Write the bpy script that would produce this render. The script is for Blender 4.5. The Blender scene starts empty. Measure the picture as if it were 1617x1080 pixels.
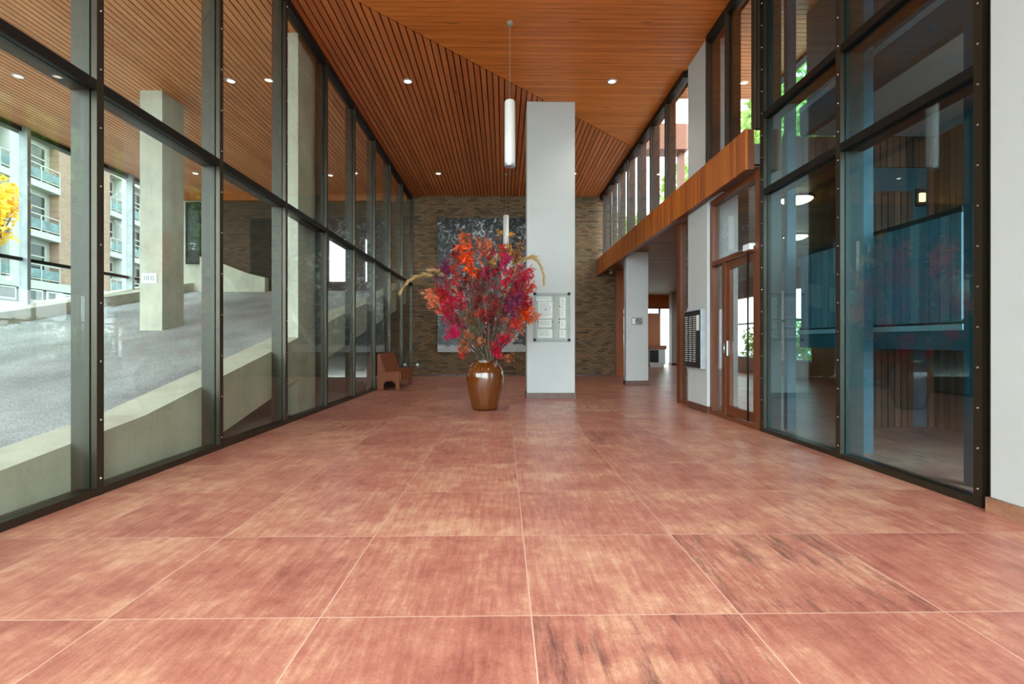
import bpy, bmesh, math, random
from mathutils import Vector, Matrix
R = random.Random(7)
sc = bpy.context.scene
COL = sc.collection
TH = math.atan(13.5 / 798.0)

# ------------------------------------------------------------------ mesh helper
def absloc(o):
    v = Vector((0, 0, 0))
    while o is not None:
        v += o.location
        o = o.parent
    return v

class MB:
    def __init__(s): s.v = []; s.f = []
    def box(s, x0, x1, y0, y1, z0, z1):
        b = len(s.v)
        s.v += [(x0,y0,z0),(x1,y0,z0),(x1,y1,z0),(x0,y1,z0),(x0,y0,z1),(x1,y0,z1),(x1,y1,z1),(x0,y1,z1)]
        s.f += [tuple(b+i for i in q) for q in ((0,3,2,1),(4,5,6,7),(0,1,5,4),(1,2,6,5),(2,3,7,6),(3,0,4,7))]
        return s
    def hexa(s, p):          # 8 points: bottom ring then top ring
        b = len(s.v); s.v += [tuple(q) for q in p]
        s.f += [tuple(b+i for i in q) for q in ((0,3,2,1),(4,5,6,7),(0,1,5,4),(1,2,6,5),(2,3,7,6),(3,0,4,7))]
        return s
    def prism(s, poly, axis, a, b_):   # poly: 2D points; axis = extrude axis
        n = len(poly); b = len(s.v)
        def P(u, w, t):
            return {'x': (t,u,w), 'y': (u,t,w), 'z': (u,w,t)}[axis]
        for t in (a, b_):
            s.v += [P(u, w, t) for u, w in poly]
        s.f.append(tuple(range(b, b+n))); s.f.append(tuple(range(b+2*n-1, b+n-1, -1)))
        for i in range(n):
            j = (i+1) % n
            s.f.append((b+i, b+n+i, b+n+j, b+j))
        return s
    def tube(s, pts, rads, n=8, cap=True):
        b = len(s.v); pts = [Vector(p) for p in pts]; up = Vector((0,0,1))
        for i, p in enumerate(pts):
            t = (pts[min(i+1,len(pts)-1)] - pts[max(i-1,0)])
            t = t.normalized() if t.length > 1e-9 else up
            a = t.cross(Vector((0.31,0.95,0.05)) if abs(t.y) < .9 else Vector((1,0,0))).normalized(); c = t.cross(a)
            r = rads[i] if isinstance(rads, (list, tuple)) else rads
            for k in range(n):
                w = 2*math.pi*k/n
                s.v.append(tuple(p + a*math.cos(w)*r + c*math.sin(w)*r))
        for i in range(len(pts)-1):
            for k in range(n):
                l = (k+1) % n
                s.f.append((b+i*n+k, b+i*n+l, b+(i+1)*n+l, b+(i+1)*n+k))
        if cap:
            s.f.append(tuple(b+k for k in range(n-1,-1,-1)))
            e = b+(len(pts)-1)*n
            s.f.append(tuple(e+k for k in range(n)))
        return s
    def lathe(s, prof, c=(0,0,0), n=40, capb=True, capt=False):
        b = len(s.v)
        for r, z in prof:
            for k in range(n):
                w = 2*math.pi*k/n
                s.v.append((c[0]+r*math.cos(w), c[1]+r*math.sin(w), c[2]+z))
        for i in range(len(prof)-1):
            for k in range(n):
                l = (k+1) % n
                s.f.append((b+i*n+k, b+i*n+l, b+(i+1)*n+l, b+(i+1)*n+k))
        if capb: s.f.append(tuple(b+k for k in range(n-1,-1,-1)))
        if capt:
            e = b+(len(prof)-1)*n; s.f.append(tuple(e+k for k in range(n)))
        return s
    def poly(s, pts):
        b = len(s.v); s.v += [tuple(p) for p in pts]; s.f.append(tuple(range(b, b+len(pts)))); return s
    def stud(s, x, y, z, r, dx):     # small screw head on a face whose normal is +-x
        b = len(s.v); n = 6
        for rr, d in ((r, 0), (r*.7, .6*r), (0.001, .8*r)):
            for k in range(n):
                w = 2*math.pi*k/n
                s.v.append((x+dx*d, y+rr*math.cos(w), z+rr*math.sin(w)))
        for i in range(2):
            for k in range(n):
                l = (k+1) % n
                s.f.append((b+i*n+k, b+i*n+l, b+(i+1)*n+l, b+(i+1)*n+k))
        return s
    def build(s, name, m, parent=None, smooth=False, bevel=0):
        off = absloc(parent) if parent is not None else None
        if off is None:
            xs = [p[0] for p in s.v]; ys = [p[1] for p in s.v]; zs = [p[2] for p in s.v]
            off = Vector(((min(xs)+max(xs))/2, (min(ys)+max(ys))/2, min(zs)))
            loc = off
        else:
            loc = Vector((0,0,0))
        me = bpy.data.meshes.new(name)
        me.from_pydata([(p[0]-off.x, p[1]-off.y, p[2]-off.z) for p in s.v], [], s.f)
        bm = bmesh.new(); bm.from_mesh(me)
        bmesh.ops.recalc_face_normals(bm, faces=bm.faces[:]); bm.to_mesh(me); bm.free()
        me.materials.append(m)
        if smooth:
            for p in me.polygons: p.use_smooth = True
        me.update()
        o = bpy.data.objects.new(name, me); COL.objects.link(o); o.location = loc
        if parent is not None: o.parent = parent
        if bevel:
            md = o.modifiers.new('bevel', 'BEVEL'); md.width = bevel; md.segments = 2; md.limit_method = 'ANGLE'
        return o

def tag(o, label=None, cat=None, group=None, kind=None):
    if label: o['label'] = label
    if cat: o['category'] = cat
    if group: o['group'] = group
    if kind: o['kind'] = kind
    return o
def empty(name, loc, label, cat, group=None, kind=None):
    o = bpy.data.objects.new(name, None); COL.objects.link(o); o.location = loc
    o.empty_display_size = .1
    return tag(o, label, cat, group, kind)
def copy_tree(o, parent=None):
    c = o.copy(); COL.objects.link(c)
    if parent is not None: c.parent = parent
    for ch in [x for x in sc.objects if x.parent is o]: copy_tree(ch, c)
    return c
def struct(mb, name, m, label, cat, **k):
    return tag(mb.build(name, m, **k), label, cat, kind='structure')
ORD = ['first','second','third','fourth','fifth','sixth','seventh','eighth','ninth','tenth','eleventh','twelfth']

# ------------------------------------------------------------------ materials
def lin(c):
    return tuple(((x/255.0)/12.92 if x/255.0 <= .04045 else ((x/255.0+.055)/1.055)**2.4) for x in c) + (1,)
class Nt:
    def __init__(s, name):
        s.m = bpy.data.materials.new(name); s.m.use_nodes = True
        s.t = s.m.node_tree; s.t.nodes.clear()
        s.out = s.t.nodes.new('ShaderNodeOutputMaterial')
    def n(s, typ, ins=None, **pr):
        nd = s.t.nodes.new('ShaderNode'+typ)
        for k, v in pr.items(): setattr(nd, k, v)
        for k, v in (ins or {}).items():
            i = nd.inputs[k]
            if hasattr(v, 'is_output') or isinstance(v, bpy.types.NodeSocket): s.t.links.new(v, i)
            else: i.default_value = v
        return nd
    def math(s, op, a, b=0.0, c=None):
        d = {0: a, 1: b}
        if c is not None: d[2] = c
        return s.n('Math', d, operation=op).outputs[0]
    def mix(s, fac, a, b, mode='MIX'):
        nd = s.n('Mix', None, data_type='RGBA', blend_type=mode)
        for i, v in ((0, fac), (6, a), (7, b)):
            if isinstance(v, bpy.types.NodeSocket): s.t.links.new(v, nd.inputs[i])
            else: nd.inputs[i].default_value = v
        return nd.outputs[2]
    def ramp(s, fac, stops):
        nd = s.n('ValToRGB', {0: fac}); e = nd.color_ramp.elements
        while len(e) < len(stops): e.new(.5)
        for x, (p, c) in zip(e, stops): x.position = p; x.color = c
        return nd.outputs[0]
    def noise(s, vec, scale, detail=4, rough=.55, out=0):
        return s.n('TexNoise', {'Vector': vec, 'Scale': scale, 'Detail': detail, 'Roughness': rough}).outputs[out]
    def pos(s): return s.n('NewGeometry').outputs['Position']
    def objc(s): return s.n('TexCoord').outputs['Object']
    def scale(s, vec, sx, sy, sz):
        return s.n('VectorMath', {0: vec, 1: (sx, sy, sz)}, operation='MULTIPLY').outputs[0]
    def bsdf(s, color, rough=.5, metal=0, spec=.5, coat=0, normal=None, emis=None, estr=0, trans=None):
        d = {'Base Color': color, 'Roughness': rough, 'Metallic': metal, 'Specular IOR Level': spec, 'Coat Weight': coat}
        if normal is not None: d['Normal'] = normal
        if emis is not None: d['Emission Color'] = emis; d['Emission Strength'] = estr
        b = s.n('BsdfPrincipled', d)
        s.t.links.new(b.outputs[0], s.out.inputs[0]); return s.m
    def bump(s, h, strength=.3, dist=.01):
        return s.n('Bump', {'Height': h, 'Strength': strength, 'Distance': dist}).outputs[0]

def plain(name, c, rough=.5, metal=0, spec=.5, var=.08, scale=6, coat=0):
    t = Nt(name); nz = t.noise(t.objc(), scale, 5)
    c = lin(c); d = tuple(x*(1-var*2) for x in c[:3])+(1,); e = tuple(min(1,x*(1+var)) for x in c[:3])+(1,)
    return t.bsdf(t.ramp(nz, [(.3, d), (.7, e)]), rough, metal, spec, coat)
def emit(name, c, st):
    t = Nt(name); e = t.n('Emission', {'Color': lin(c), 'Strength': st})
    t.t.links.new(e.outputs[0], t.out.inputs[0]); return t.m
def glass(name, tint, refl=1.0, f0=.04):
    t = Nt(name)
    fac = t.n('LayerWeight', {'Blend': .5}).outputs['Facing']
    p5 = t.math('POWER', fac, 5.0)
    fr = t.math('MULTIPLY', t.math('MULTIPLY_ADD', p5, 1-f0, f0), refl)
    tr = t.n('BsdfTransparent', {'Color': tint+(1,)}); gl = t.n('BsdfGlossy', {'Color': (1,1,1,1), 'Roughness': 0.0})
    mx = t.n('MixShader', {0: fr, 1: tr.outputs[0], 2: gl.outputs[0]})
    t.t.links.new(mx.outputs[0], t.out.inputs[0]); return t.m
def wood(name, c1, c2, axis, rough=.45, knots=False, grain=1.0, spec=.4):
    t = Nt(name); p = t.pos()
    sc_ = {'x': (1.2,26,26), 'y': (26,1.2,26), 'z': (26,26,1.2)}[axis]
    ri = t.n('NewGeometry').outputs['Random Per Island']
    off = t.n('VectorMath', {0: t.scale(p, *sc_), 1: t.n('CombineXYZ', {0: t.math('MULTIPLY', ri, 37.0), 1: t.math('MULTIPLY', ri, 91.0)}).outputs[0]}, operation='ADD').outputs[0]
    g = t.noise(off, 1.0*grain, 6, .65)
    base = t.mix(ri, lin(c1), lin(c2))
    gr = t.ramp(g, [(.25, (.62,.58,.55,1)), (.5, (1,1,1,1)), (.8, (1.18,1.14,1.1,1))])
    col = t.mix(1.0, base, gr, 'MULTIPLY')
    if knots:
        kv = {'x': (1.3,9,1), 'y': (9,1.3,1), 'z': (9,9,1.3)}[axis]
        vd = t.n('TexVoronoi', {'Vector': t.scale(p, *kv), 'Scale': .55}).outputs['Distance']
        kf = t.ramp(vd, [(.0, (.30,.24,.2,1)), (.05, (.45,.38,.33,1)), (.085, (1,1,1,1))])
        col = t.mix(.8, col, t.mix(1.0, col, kf, 'MULTIPLY'))
    return t.bsdf(col, rough, 0, spec, normal=t.bump(g, .12, .004))
def brick(name, plane, stops, mortar, bw=.21, bh=.065, ms=.009, rough=.8):
    t = Nt(name); p = t.pos(); sp = t.n('SeparateXYZ', {0: p}).outputs
    v = t.n('CombineXYZ', {0: sp[0] if plane == 'x' else sp[1], 1: sp[2]}).outputs[0]
    bt = t.n('TexBrick', {'Vector': v, 'Scale': 1.0, 'Color1': (0,0,0,1), 'Color2': (1,1,1,1), 'Mortar': (.5,.5,.5,1), 'Mortar Size': ms, 'Brick Width': bw, 'Row Height': bh, 'Bias': 0.0, 'Mortar Smooth': .2})
    rnd = t.n('RGBToBW', {0: bt.outputs[0]}).outputs[0]
    nz = t.noise(p, 2.2, 3); n2 = t.noise(p, 40, 4)
    k = t.math('ADD', t.math('MULTIPLY', rnd, .75), t.math('MULTIPLY', nz, .35))
    col = t.ramp(k, stops)
    col = t.mix(.35, col, t.mix(1.0, col, t.ramp(n2, [(.3,(.5,.5,.5,1)),(.7,(1.3,1.3,1.3,1))]), 'MULTIPLY'))
    col = t.mix(bt.outputs[1], col, lin(mortar))
    h = t.math('SUBTRACT', t.math('MULTIPLY', n2, .3), bt.outputs[1])
    return t.bsdf(col, rough, 0, .3, normal=t.bump(h, .5, .008))

# terracotta floor
def floor_mat():
    t = Nt('terracotta_tiles'); p = t.pos(); sp = t.n('SeparateXYZ', {0: p}).outputs
    S = .843; X0 = .112; Y0 = 2.03
    u = t.math('DIVIDE', t.math('SUBTRACT', sp[0], X0), S); w = t.math('DIVIDE', t.math('SUBTRACT', sp[1], Y0), S)
    iu = t.math('FLOOR', u); iw = t.math('FLOOR', w); fu = t.math('FRACT', u); fw = t.math('FRACT', w)
    idv = t.n('CombineXYZ', {0: iu, 1: iw}).outputs[0]
    wn = t.n('TexWhiteNoise', {'Vector': idv}, noise_dimensions='3D'); r1 = wn.outputs[0]; rc = t.n('SeparateXYZ', {0: wn.outputs[1]}).outputs
    sh = t.n('VectorMath', {0: p, 1: t.n('VectorMath', {0: wn.outputs[1], 1: (60,60,60)}, operation='MULTIPLY').outputs[0]}, operation='ADD').outputs[0]
    big = t.noise(sh, 2.6, 8, .64)
    st = t.noise(t.scale(sh, 34, 3.4, 1), 1.0, 7, .68)
    st2 = t.noise(sh, 11, 8, .72)
    k = t.math('ADD', t.math('MULTIPLY', big, .42), t.math('ADD', t.math('MULTIPLY', st, .34), t.math('MULTIPLY', st2, .24)))
    k = t.math('ADD', k, t.math('MULTIPLY', t.math('SUBTRACT', r1, .5), .07))
    col = t.ramp(k, [(.36, lin((142,82,70))), (.44, lin((166,101,86))), (.50, lin((179,116,98))), (.57, lin((196,142,116))), (.67, lin((214,172,142)))])
    # dark weathered stains, strong only on some tiles
    dn = t.noise(t.scale(sh, 14, 2.2, 1), 1.0, 7, .7)
    ds = t.math('MULTIPLY', t.ramp(dn, [(.5,(0,0,0,1)),(.66,(1,1,1,1))]), t.math('MAXIMUM', t.math('GREATER_THAN', rc[1], .9), t.math('MULTIPLY', t.math('COMPARE', iu, 0.0, .1), t.math('COMPARE', iw, -1.0, .1))))
    col = t.mix(t.math('MULTIPLY', ds, .8), col, lin((92,56,52)))
    fine = t.noise(sh, 90, 3)
    col = t.mix(.5, col, t.mix(1.0, col, t.ramp(fine, [(.3,(.72,.72,.72,1)),(.7,(1.15,1.15,1.15,1))]), 'MULTIPLY'))
    g = .003
    eu = t.math('MINIMUM', fu, t.math('SUBTRACT', 1.0, fu)); ew = t.math('MINIMUM', fw, t.math('SUBTRACT', 1.0, fw))
    gr = t.math('LESS_THAN', t.math('MINIMUM', eu, ew), g)
    col = t.mix(gr, col, lin((206,166,146)))
    ro = t.math('MULTIPLY_ADD', gr, .3, .34)
    h = t.math('SUBTRACT', t.math('MULTIPLY', st, .2), gr)
    return t.bsdf(col, ro, 0, .45, normal=t.bump(h, .25, .003))

def concrete(name, c, var=.22):
    t = Nt(name); p = t.pos(); a = t.noise(p, 1.6, 7, .6); b = t.noise(p, 45, 4, .6); s2 = t.noise(t.scale(p, 5, 5, .7), 1.0, 4)
    k = t.math('ADD', t.math('MULTIPLY', a, .55), t.math('ADD', t.math('MULTIPLY', b, .2), t.math('MULTIPLY', s2, .25)))
    c = lin(c)
    return t.bsdf(t.ramp(k, [(.3, tuple(x*(1-var*1.6) for x in c[:3])+(1,)), (.5, c), (.7, tuple(min(1, x*(1+var)) for x in c[:3])+(1,))]), .75, 0, .3, normal=t.bump(b, .15, .004))
def asphalt():
    t = Nt('asphalt'); p = t.pos(); a = t.noise(t.scale(p, .8, .5, 1), 1.0, 5); b = t.noise(p, 48, 3, .8)
    k = t.math('ADD', t.math('MULTIPLY', a, .4), t.math('MULTIPLY', b, .6))
    return t.bsdf(t.ramp(k, [(.32, lin((84,88,90))), (.5, lin((146,150,152))), (.66, lin((196,200,202)))]), .7, 0, .4, normal=t.bump(b, .5, .01))
def leafmat(name, cols, rough=.5, trans=.35):
    t = Nt(name); ri = t.n('NewGeometry').outputs['Random Per Island']
    n = len(cols)
    col = t.ramp(ri, [((i+.5)/n, lin(c)) for i, c in enumerate(cols)])
    b = t.n('BsdfPrincipled', {'Base Color': col, 'Roughness': rough, 'Specular IOR Level': .3})
    tr = t.n('BsdfTranslucent', {'Color': col})
    mx = t.n('MixShader', {0: trans, 1: b.outputs[0], 2: tr.outputs[0]})
    t.t.links.new(mx.outputs[0], t.out.inputs[0]); return t.m
def picture_mat():
    t = Nt('black_white_print'); p = t.objc()
    wv = t.n('VectorMath', {0: p, 1: t.n('VectorMath', {0: t.noise(p, 3.0, 4, .6, 1), 1: (.5,.5,.5)}, operation='MULTIPLY').outputs[0]}, operation='ADD').outputs[0]
    v = t.n('TexVoronoi', {'Vector': wv, 'Scale': 9.0}).outputs['Distance']
    a = t.noise(wv, 7, 8, .75); b = t.noise(p, .9, 3)
    k = t.math('ADD', t.math('MULTIPLY', a, .75), t.math('MULTIPLY', v, .35))
    k = t.math('ADD', k, t.math('MULTIPLY', t.math('SUBTRACT', b, .5), .5))
    col = t.ramp(k, [(.44, lin((14,14,16))), (.55, lin((44,45,48))), (.64, lin((96,97,100))), (.76, lin((205,205,205)))])
    sp = t.n('SeparateXYZ', {0: p}).outputs
    # pale road band and slanted stripes low in the print
    d = t.math('ADD', sp[2], t.math('MULTIPLY', sp[0], -.9))
    wob = t.math('MULTIPLY', t.math('SUBTRACT', a, .5), .4)
    band = t.math('LESS_THAN', t.math('ABSOLUTE', t.math('ADD', t.math('SUBTRACT', t.math('SUBTRACT', sp[2], t.math('MULTIPLY', sp[0], 1.5)), -1.0), wob)), .12)
    low = t.math('LESS_THAN', t.math('ADD', sp[2], wob), .22)
    m = t.math('MULTIPLY', t.math('MAXIMUM', low, band), .75)
    col = t.mix(m, col, lin((190,190,192)))
    return t.bsdf(col, .35, 0, .4)
def vase_mat():
    t = Nt('brown_glaze'); p = t.objc(); sp = t.n('SeparateXYZ', {0: p}).outputs
    ang = t.math('ARCTAN2', sp[1], sp[0])
    v = t.n('CombineXYZ', {0: t.math('MULTIPLY', ang, 7.0), 1: t.math('MULTIPLY', sp[2], 1.3)}).outputs[0]
    dr = t.noise(v, 1.4, 5, .6)
    col = t.ramp(dr, [(.25, lin((62,29,9))), (.48, lin((92,46,12))), (.62, lin((106,57,16))), (.8, lin((78,38,11)))])
    rim = t.ramp(sp[2], [(.0, (.35,.3,.25,1)), (.06, (1,1,1,1)), (.68, (1,1,1,1)), (.80, (.75,.7,.65,1))])  # shading at the foot painted into the glaze; slightly darker towards the rim
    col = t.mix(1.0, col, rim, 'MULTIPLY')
    return t.bsdf(col, .14, 0, .6, coat=.6)

M = {}
M['floor'] = floor_mat()
M['ceil_y'] = wood('orange_pine_lengthways', (214,128,72), (192,108,58), 'y', .5, True)
M['soffit'] = wood('daylit_soffit_pine', (232,158,108), (216,138,90), 'y', .5, True)  # same pine as the ceiling, paler so outdoor brightness sits in its colour
M['ceil_x'] = wood('orange_pine_crossways', (228,138,62), (210,120,50), 'x', .42, True)
M['fascia'] = wood('orange_timber_cladding', (190,108,36), (152,78,24), 'z', .4)
M['doorwood'] = wood('reddish_hardwood', (112,60,28), (98,50,24), 'z', .35)
M['benchwood'] = wood('reddish_bench_wood', (134,66,28), (112,52,20), 'y', .4, grain=1.6)
M['slat'] = wood('brown_slats', (132,84,62), (92,56,42), 'z', .5)
M['blueslat'] = wood('blue_grey_slats', (124,136,136), (92,106,112), 'z', .5)
M['darkboards'] = wood('dark_brown_boards', (140,92,54), (112,70,40), 'x', .5)
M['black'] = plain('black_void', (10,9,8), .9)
M['brick'] = brick('brown_brick', 'x', [(.15, lin((74,62,50))), (.35, lin((112,88,60))), (.55, lin((142,104,70))), (.75, lin((124,106,82))), (.95, lin((96,76,60)))], (84,76,64))
M['brick_far'] = brick('dark_brown_brick', 'x', [(.2, lin((66,52,40))), (.5, lin((92,72,54))), (.8, lin((80,62,48)))], (60,52,44))
M['brick_apt'] = brick('pinkish_brick', 'y', [(.2, lin((120,92,76))), (.5, lin((146,112,92))), (.8, lin((132,102,86)))], (150,140,130), .25, .075)
M['white'] = plain('white_paint', (188,191,191), .6, var=.02, scale=2)
M['conc'] = concrete('pale_concrete', (186,184,168))
M['conc_g'] = concrete('grey_concrete', (168,166,160), .15)
M['asphalt'] = asphalt()
M['bronze'] = plain('dark_bronze_metal', (60,54,44), .38, .65, .5, .05)
M['fin'] = plain('bronze_fin', (52,52,42), .45, .2, .4, .04)
M['brownmetal'] = plain('brown_black_metal', (56,42,32), .5, .1, .3)
M['blackmetal'] = plain('black_metal', (20,19,18), .5, .2, .3)
M['steelblue'] = plain('blue_grey_steel', (58,86,92), .45, .1)
M['screw'] = plain('screw_steel', (205,200,185), .25, .9)
M['chrome'] = plain('brushed_steel', (190,190,190), .25, .9)
M['greymetal'] = plain('grey_aluminium', (176,182,186), .35, .6)
M['frame_alu'] = plain('satin_aluminium_frame', (150,156,154), .55, .15)
M['plinth'] = plain('terracotta_skirting', (96,58,46), .4, var=.2, scale=12)
M['stone'] = plain('stone_skirting', (158,112,88), .4, var=.25, scale=9)
M['glass'] = glass('clear_glass', (.92,.965,.94))
M['glass_r'] = glass('blue_tinted_glass', (.64,.87,.94), 1.0, .085)
M['glass_d'] = glass('door_glass', (.93,.95,.94))
M['apt_glass'] = plain('apartment_window_glass', (30,40,40), .15, 0, .5)
M['apt_white'] = plain('white_render', (156,158,153), .7, var=.03)
M['balu'] = plain('pale_blue_balustrade_panel', (74,104,110), .3, 0, .5, .3, 2.5)
M['picture'] = picture_mat()
M['vase'] = vase_mat()
M['stem'] = plain('brown_twig', (86,66,46), .7, var=.25, scale=30)
M['twig'] = plain('grey_twig', (92,78,62), .7, var=.25, scale=30)
M['lamp'] = plain('opal_white_glass', (236,236,232), .25, 0, .5, .01)
M['downlight'] = emit('downlight_glow', (255,240,215), 2.2)
M['warm'] = emit('warm_lamp_glow', (255,214,140), 5.0)
M['amber'] = emit('amber_lamp_glow', (255,190,110), 1.6)
M['cable'] = plain('grey_cable', (150,140,125), .5)
M['paper'] = plain('white_paper', (222,226,224), .7, var=.02)
M['board_back'] = plain('grey_green_felt', (176,184,176), .8)
M['letter'] = plain('pale_letter', (214,210,202), .6)
M['blackfelt'] = plain('black_felt', (24,23,24), .7)
M['sign_w'] = plain('sign_white', (226,232,236), .4, var=.01)
M['sign_g'] = plain('sign_grey', (150,152,146), .4, var=.05)
M['ink'] = plain('sign_ink', (48,50,48), .5)
M['ink_g'] = plain('sign_grey_ink', (130,142,152), .5)
M['ground'] = plain('grey_paving', (140,140,134), .8, var=.15, scale=2)
M['roof'] = plain('grey_roofing', (150,150,146), .8, var=.1)
M['bark'] = plain('bark', (84,70,56), .9, var=.25, scale=8)
M['green'] = leafmat('green_leaves', [(150,178,96), (120,156,72), (190,206,124), (98,136,62)], trans=.5)
M['yellow'] = leafmat('yellow_leaves', [(236,190,40), (244,208,70), (222,166,30), (238,214,120)])
LEAF = {
 'crimson': leafmat('crimson_leaves', [(176,12,44), (204,18,58), (140,10,34), (222,36,76)]),
 'dark': leafmat('dark_red_leaves', [(104,16,26), (130,22,34), (86,14,24), (150,34,44)]),
 'red': leafmat('scarlet_leaves', [(206,44,34), (226,66,44), (180,30,30), (232,92,70)]),
 'magenta': leafmat('magenta_leaves', [(214,14,88), (190,10,74), (232,40,112), (160,12,66)]),
 'orange': leafmat('orange_leaves', [(255,92,8), (244,70,6), (255,120,30), (226,58,12)]),
 'salmon': leafmat('salmon_leaves', [(226,118,84), (236,144,108), (208,94,64), (222,134,96)]),
 'gold': leafmat('golden_leaves', [(206,150,40), (224,172,56), (178,120,44), (190,140,70)]),
 'brown': leafmat('rust_leaves', [(150,84,48), (176,104,60), (128,70,44), (186,124,80)]),
 'purple': leafmat('purple_leaves', [(110,22,66), (134,30,84), (90,18,52), (150,50,96)]),
 'lime': leafmat('yellow_green_leaves', [(176,170,60), (150,150,50), (206,196,90), (128,134,50)]),
 'pampas': leafmat('dry_grass', [(206,176,120), (190,156,100), (220,194,142), (176,140,92)], .8, .2),
}

# ------------------------------------------------------------------ sizes
H = 1.1; XL = -2.93; XR = 3.2; ZC = 5.76; ZT = 2.93; YB = 16.2; YR = -2.6
def lm(k): return 3.68 + 1.56*k            # left mullion k

# ------------------------------------------------------------------ floor and ceilings
struct(MB().box(XL-.05, 9.2, YR, 25.2, -.12, 0), 'floor', M['floor'], 'terracotta tiled lobby floor with pale joints', 'floor')
struct(MB().box(-10.6, XL-.05, YR, YB, -.14, -.02), 'floor_outside', M['conc_g'], 'grey paving under the ramp outside the glass wall', 'paving')

PITCH = .105; GAP = .021; T = .02
a = MB(); x = XL+.02
while x < 3.1:
    x0, x1 = x, min(x+PITCH-GAP, 3.14)
    y0, y1 = max(YR, x0+8.965), max(YR, x1+8.965)
    a.hexa([(x0,y0,ZC),(x1,y1,ZC),(x1,YB-.05,ZC),(x0,YB-.05,ZC),(x0,y0,ZC+T),(x1,y1,ZC+T),(x1,YB-.05,ZC+T),(x0,YB-.05,ZC+T)])
    x += PITCH
struct(a, 'ceiling', M['ceil_y'], 'far part of lobby ceiling with orange boards running lengthways', 'ceiling')
a = MB(); y = YR
while y < 12.05:
    y0, y1 = y, y+PITCH-.013
    xa, xb = max(XL+.02, y0-8.935), max(XL+.02, y1-8.935)
    if xb < 3.1:
        a.hexa([(xa,y0,ZC),(3.14,y0,ZC),(3.14,y1,ZC),(xb,y1,ZC),(xa,y0,ZC+T),(3.14,y0,ZC+T),(3.14,y1,ZC+T),(xb,y1,ZC+T)])
    y += PITCH
struct(a, 'ceiling_front', M['ceil_x'], 'near part of lobby ceiling with orange boards running crossways', 'ceiling')
a = MB(); x = -10.45
while x < XL-.15:
    a.box(x, x+PITCH-GAP, YR, YB-.25, ZC, ZC+T); x += PITCH
struct(a, 'ceiling_ramp', M['soffit'], 'orange boarded soffit over the ramp outside the left glass', 'soffit')
a = MB(); y = 2.4
while y < 9.6:
    a.box(XR+.16, 4.85, y, y+PITCH-.014, ZC, ZC+T); y += PITCH
struct(a, 'ceiling_eaves', M['ceil_x'], 'boarded eaves soffit outside the right clerestory', 'soffit')
struct(MB().box(-10.6, 3.4, YR-.1, YB+.3, ZC+.05, ZC+.25).box(3.4, 4.95, YR-.1, 9.7, ZC+.05, ZC+.25), 'roof', M['black'], 'dark roof deck above the ceiling boards', 'roof')
struct(MB().box(-10.62, -10.42, YR, YB, ZC-.1, ZC+.05), 'trim_1', M['blackmetal'], 'black edge beam of the ramp soffit', 'edge beam')
struct(MB().box(4.85, 4.97, 2.4, 9.7, ZC-.06, ZC+.1), 'trim_2', M['blackmetal'], 'black edge of the eaves beyond the clerestory', 'edge beam')
struct(MB().box(-10.4, XL-.12, YB-.25, YB-.05, ZC-.22, ZC+.04), 'trim_3', M['fascia'], 'orange timber band where ramp soffit meets the end wall', 'timber band')

struct(MB().box(3.95, 5.1, 13.8, 14.4, 6.4, 7.1), 'canopy', M['doorwood'], 'brown timber canopy outside beyond the clerestory', 'canopy')
struct(MB().box(4.9, 5.05, 14.0, 14.2, 3.7, 6.4), 'canopy_post', M['doorwood'], 'brown post carrying the timber canopy outside', 'post')
# ------------------------------------------------------------------ back wall
struct(MB().box(XL-.1, 3.57, YB, YB+.3, 0, 3.3).box(XL-.1, XR+.2, YB, YB+.3, 3.3, ZC+.05), 'wall_back', M['brick'], 'brown brick end wall of the lobby', 'wall')
struct(MB().box(XL+.03, 3.5, YB-.02, YB, 0, .07), 'baseboard_back', M['plinth'], 'low terracotta skirting along the brick end wall', 'skirting')
# end wall over the ramp, with two bright openings
w = MB()
w.box(-9.5, -5.62, YB-.05, YB+.25, 1.5, ZC+.05).box(-5.62, -4.98, YB-.05, YB+.25, 4.42, ZC+.05).box(-5.62, -4.98, YB-.05, YB+.25, 1.5, 3.02)
w.box(-4.98, -4.46, YB-.05, YB+.25, 1.5, ZC+.05).box(-4.46, -4.25, YB-.05, YB+.25, 4.42, ZC+.05).box(-4.46, -4.25, YB-.05, YB+.25, 1.5, 3.02).box(-4.25, XL-.1, YB-.05, YB+.25, 0, ZC+.05)
struct(w, 'wall_ramp_end', M['brick_far'], 'dark brick wall at the top of the ramp', 'wall')
struct(MB().box(-10.6, -9.5, YB-.12, YB+.25, 1.5, ZC+.02), 'wall_ramp_side', M['conc'], 'pale concrete wall at the far corner of the ramp', 'wall')
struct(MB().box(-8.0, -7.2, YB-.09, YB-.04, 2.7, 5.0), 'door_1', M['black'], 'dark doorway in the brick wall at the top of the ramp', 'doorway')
wd = empty('window_40', (-9.75, YB-.14, 3.6), 'narrow dark window in the concrete corner beyond the ramp', 'window', kind='structure')
MB().box(-9.98,-9.93,YB-.17,YB-.12,3.55,5.5).box(-9.57,-9.52,YB-.17,YB-.12,3.55,5.5).box(-9.93,-9.57,YB-.17,YB-.12,3.55,3.6).box(-9.93,-9.57,YB-.17,YB-.12,5.45,5.5).build('window_frame', M['blackmetal'], wd)
MB().box(-9.93,-9.57,YB-.15,YB-.125,3.6,5.45).build('pane', M['apt_glass'], wd)
struct(MB().prism([(-9.4,2.6),(-9.4,3.75),(-8.9,3.6),(-8.0,3.25),(-7.4,3.1),(-7.4,2.6)], 'y', YB-.4, YB-.14), 'trim_4', M['conc'], 'sloping concrete upstand at the head of the ramp', 'upstand')

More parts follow.
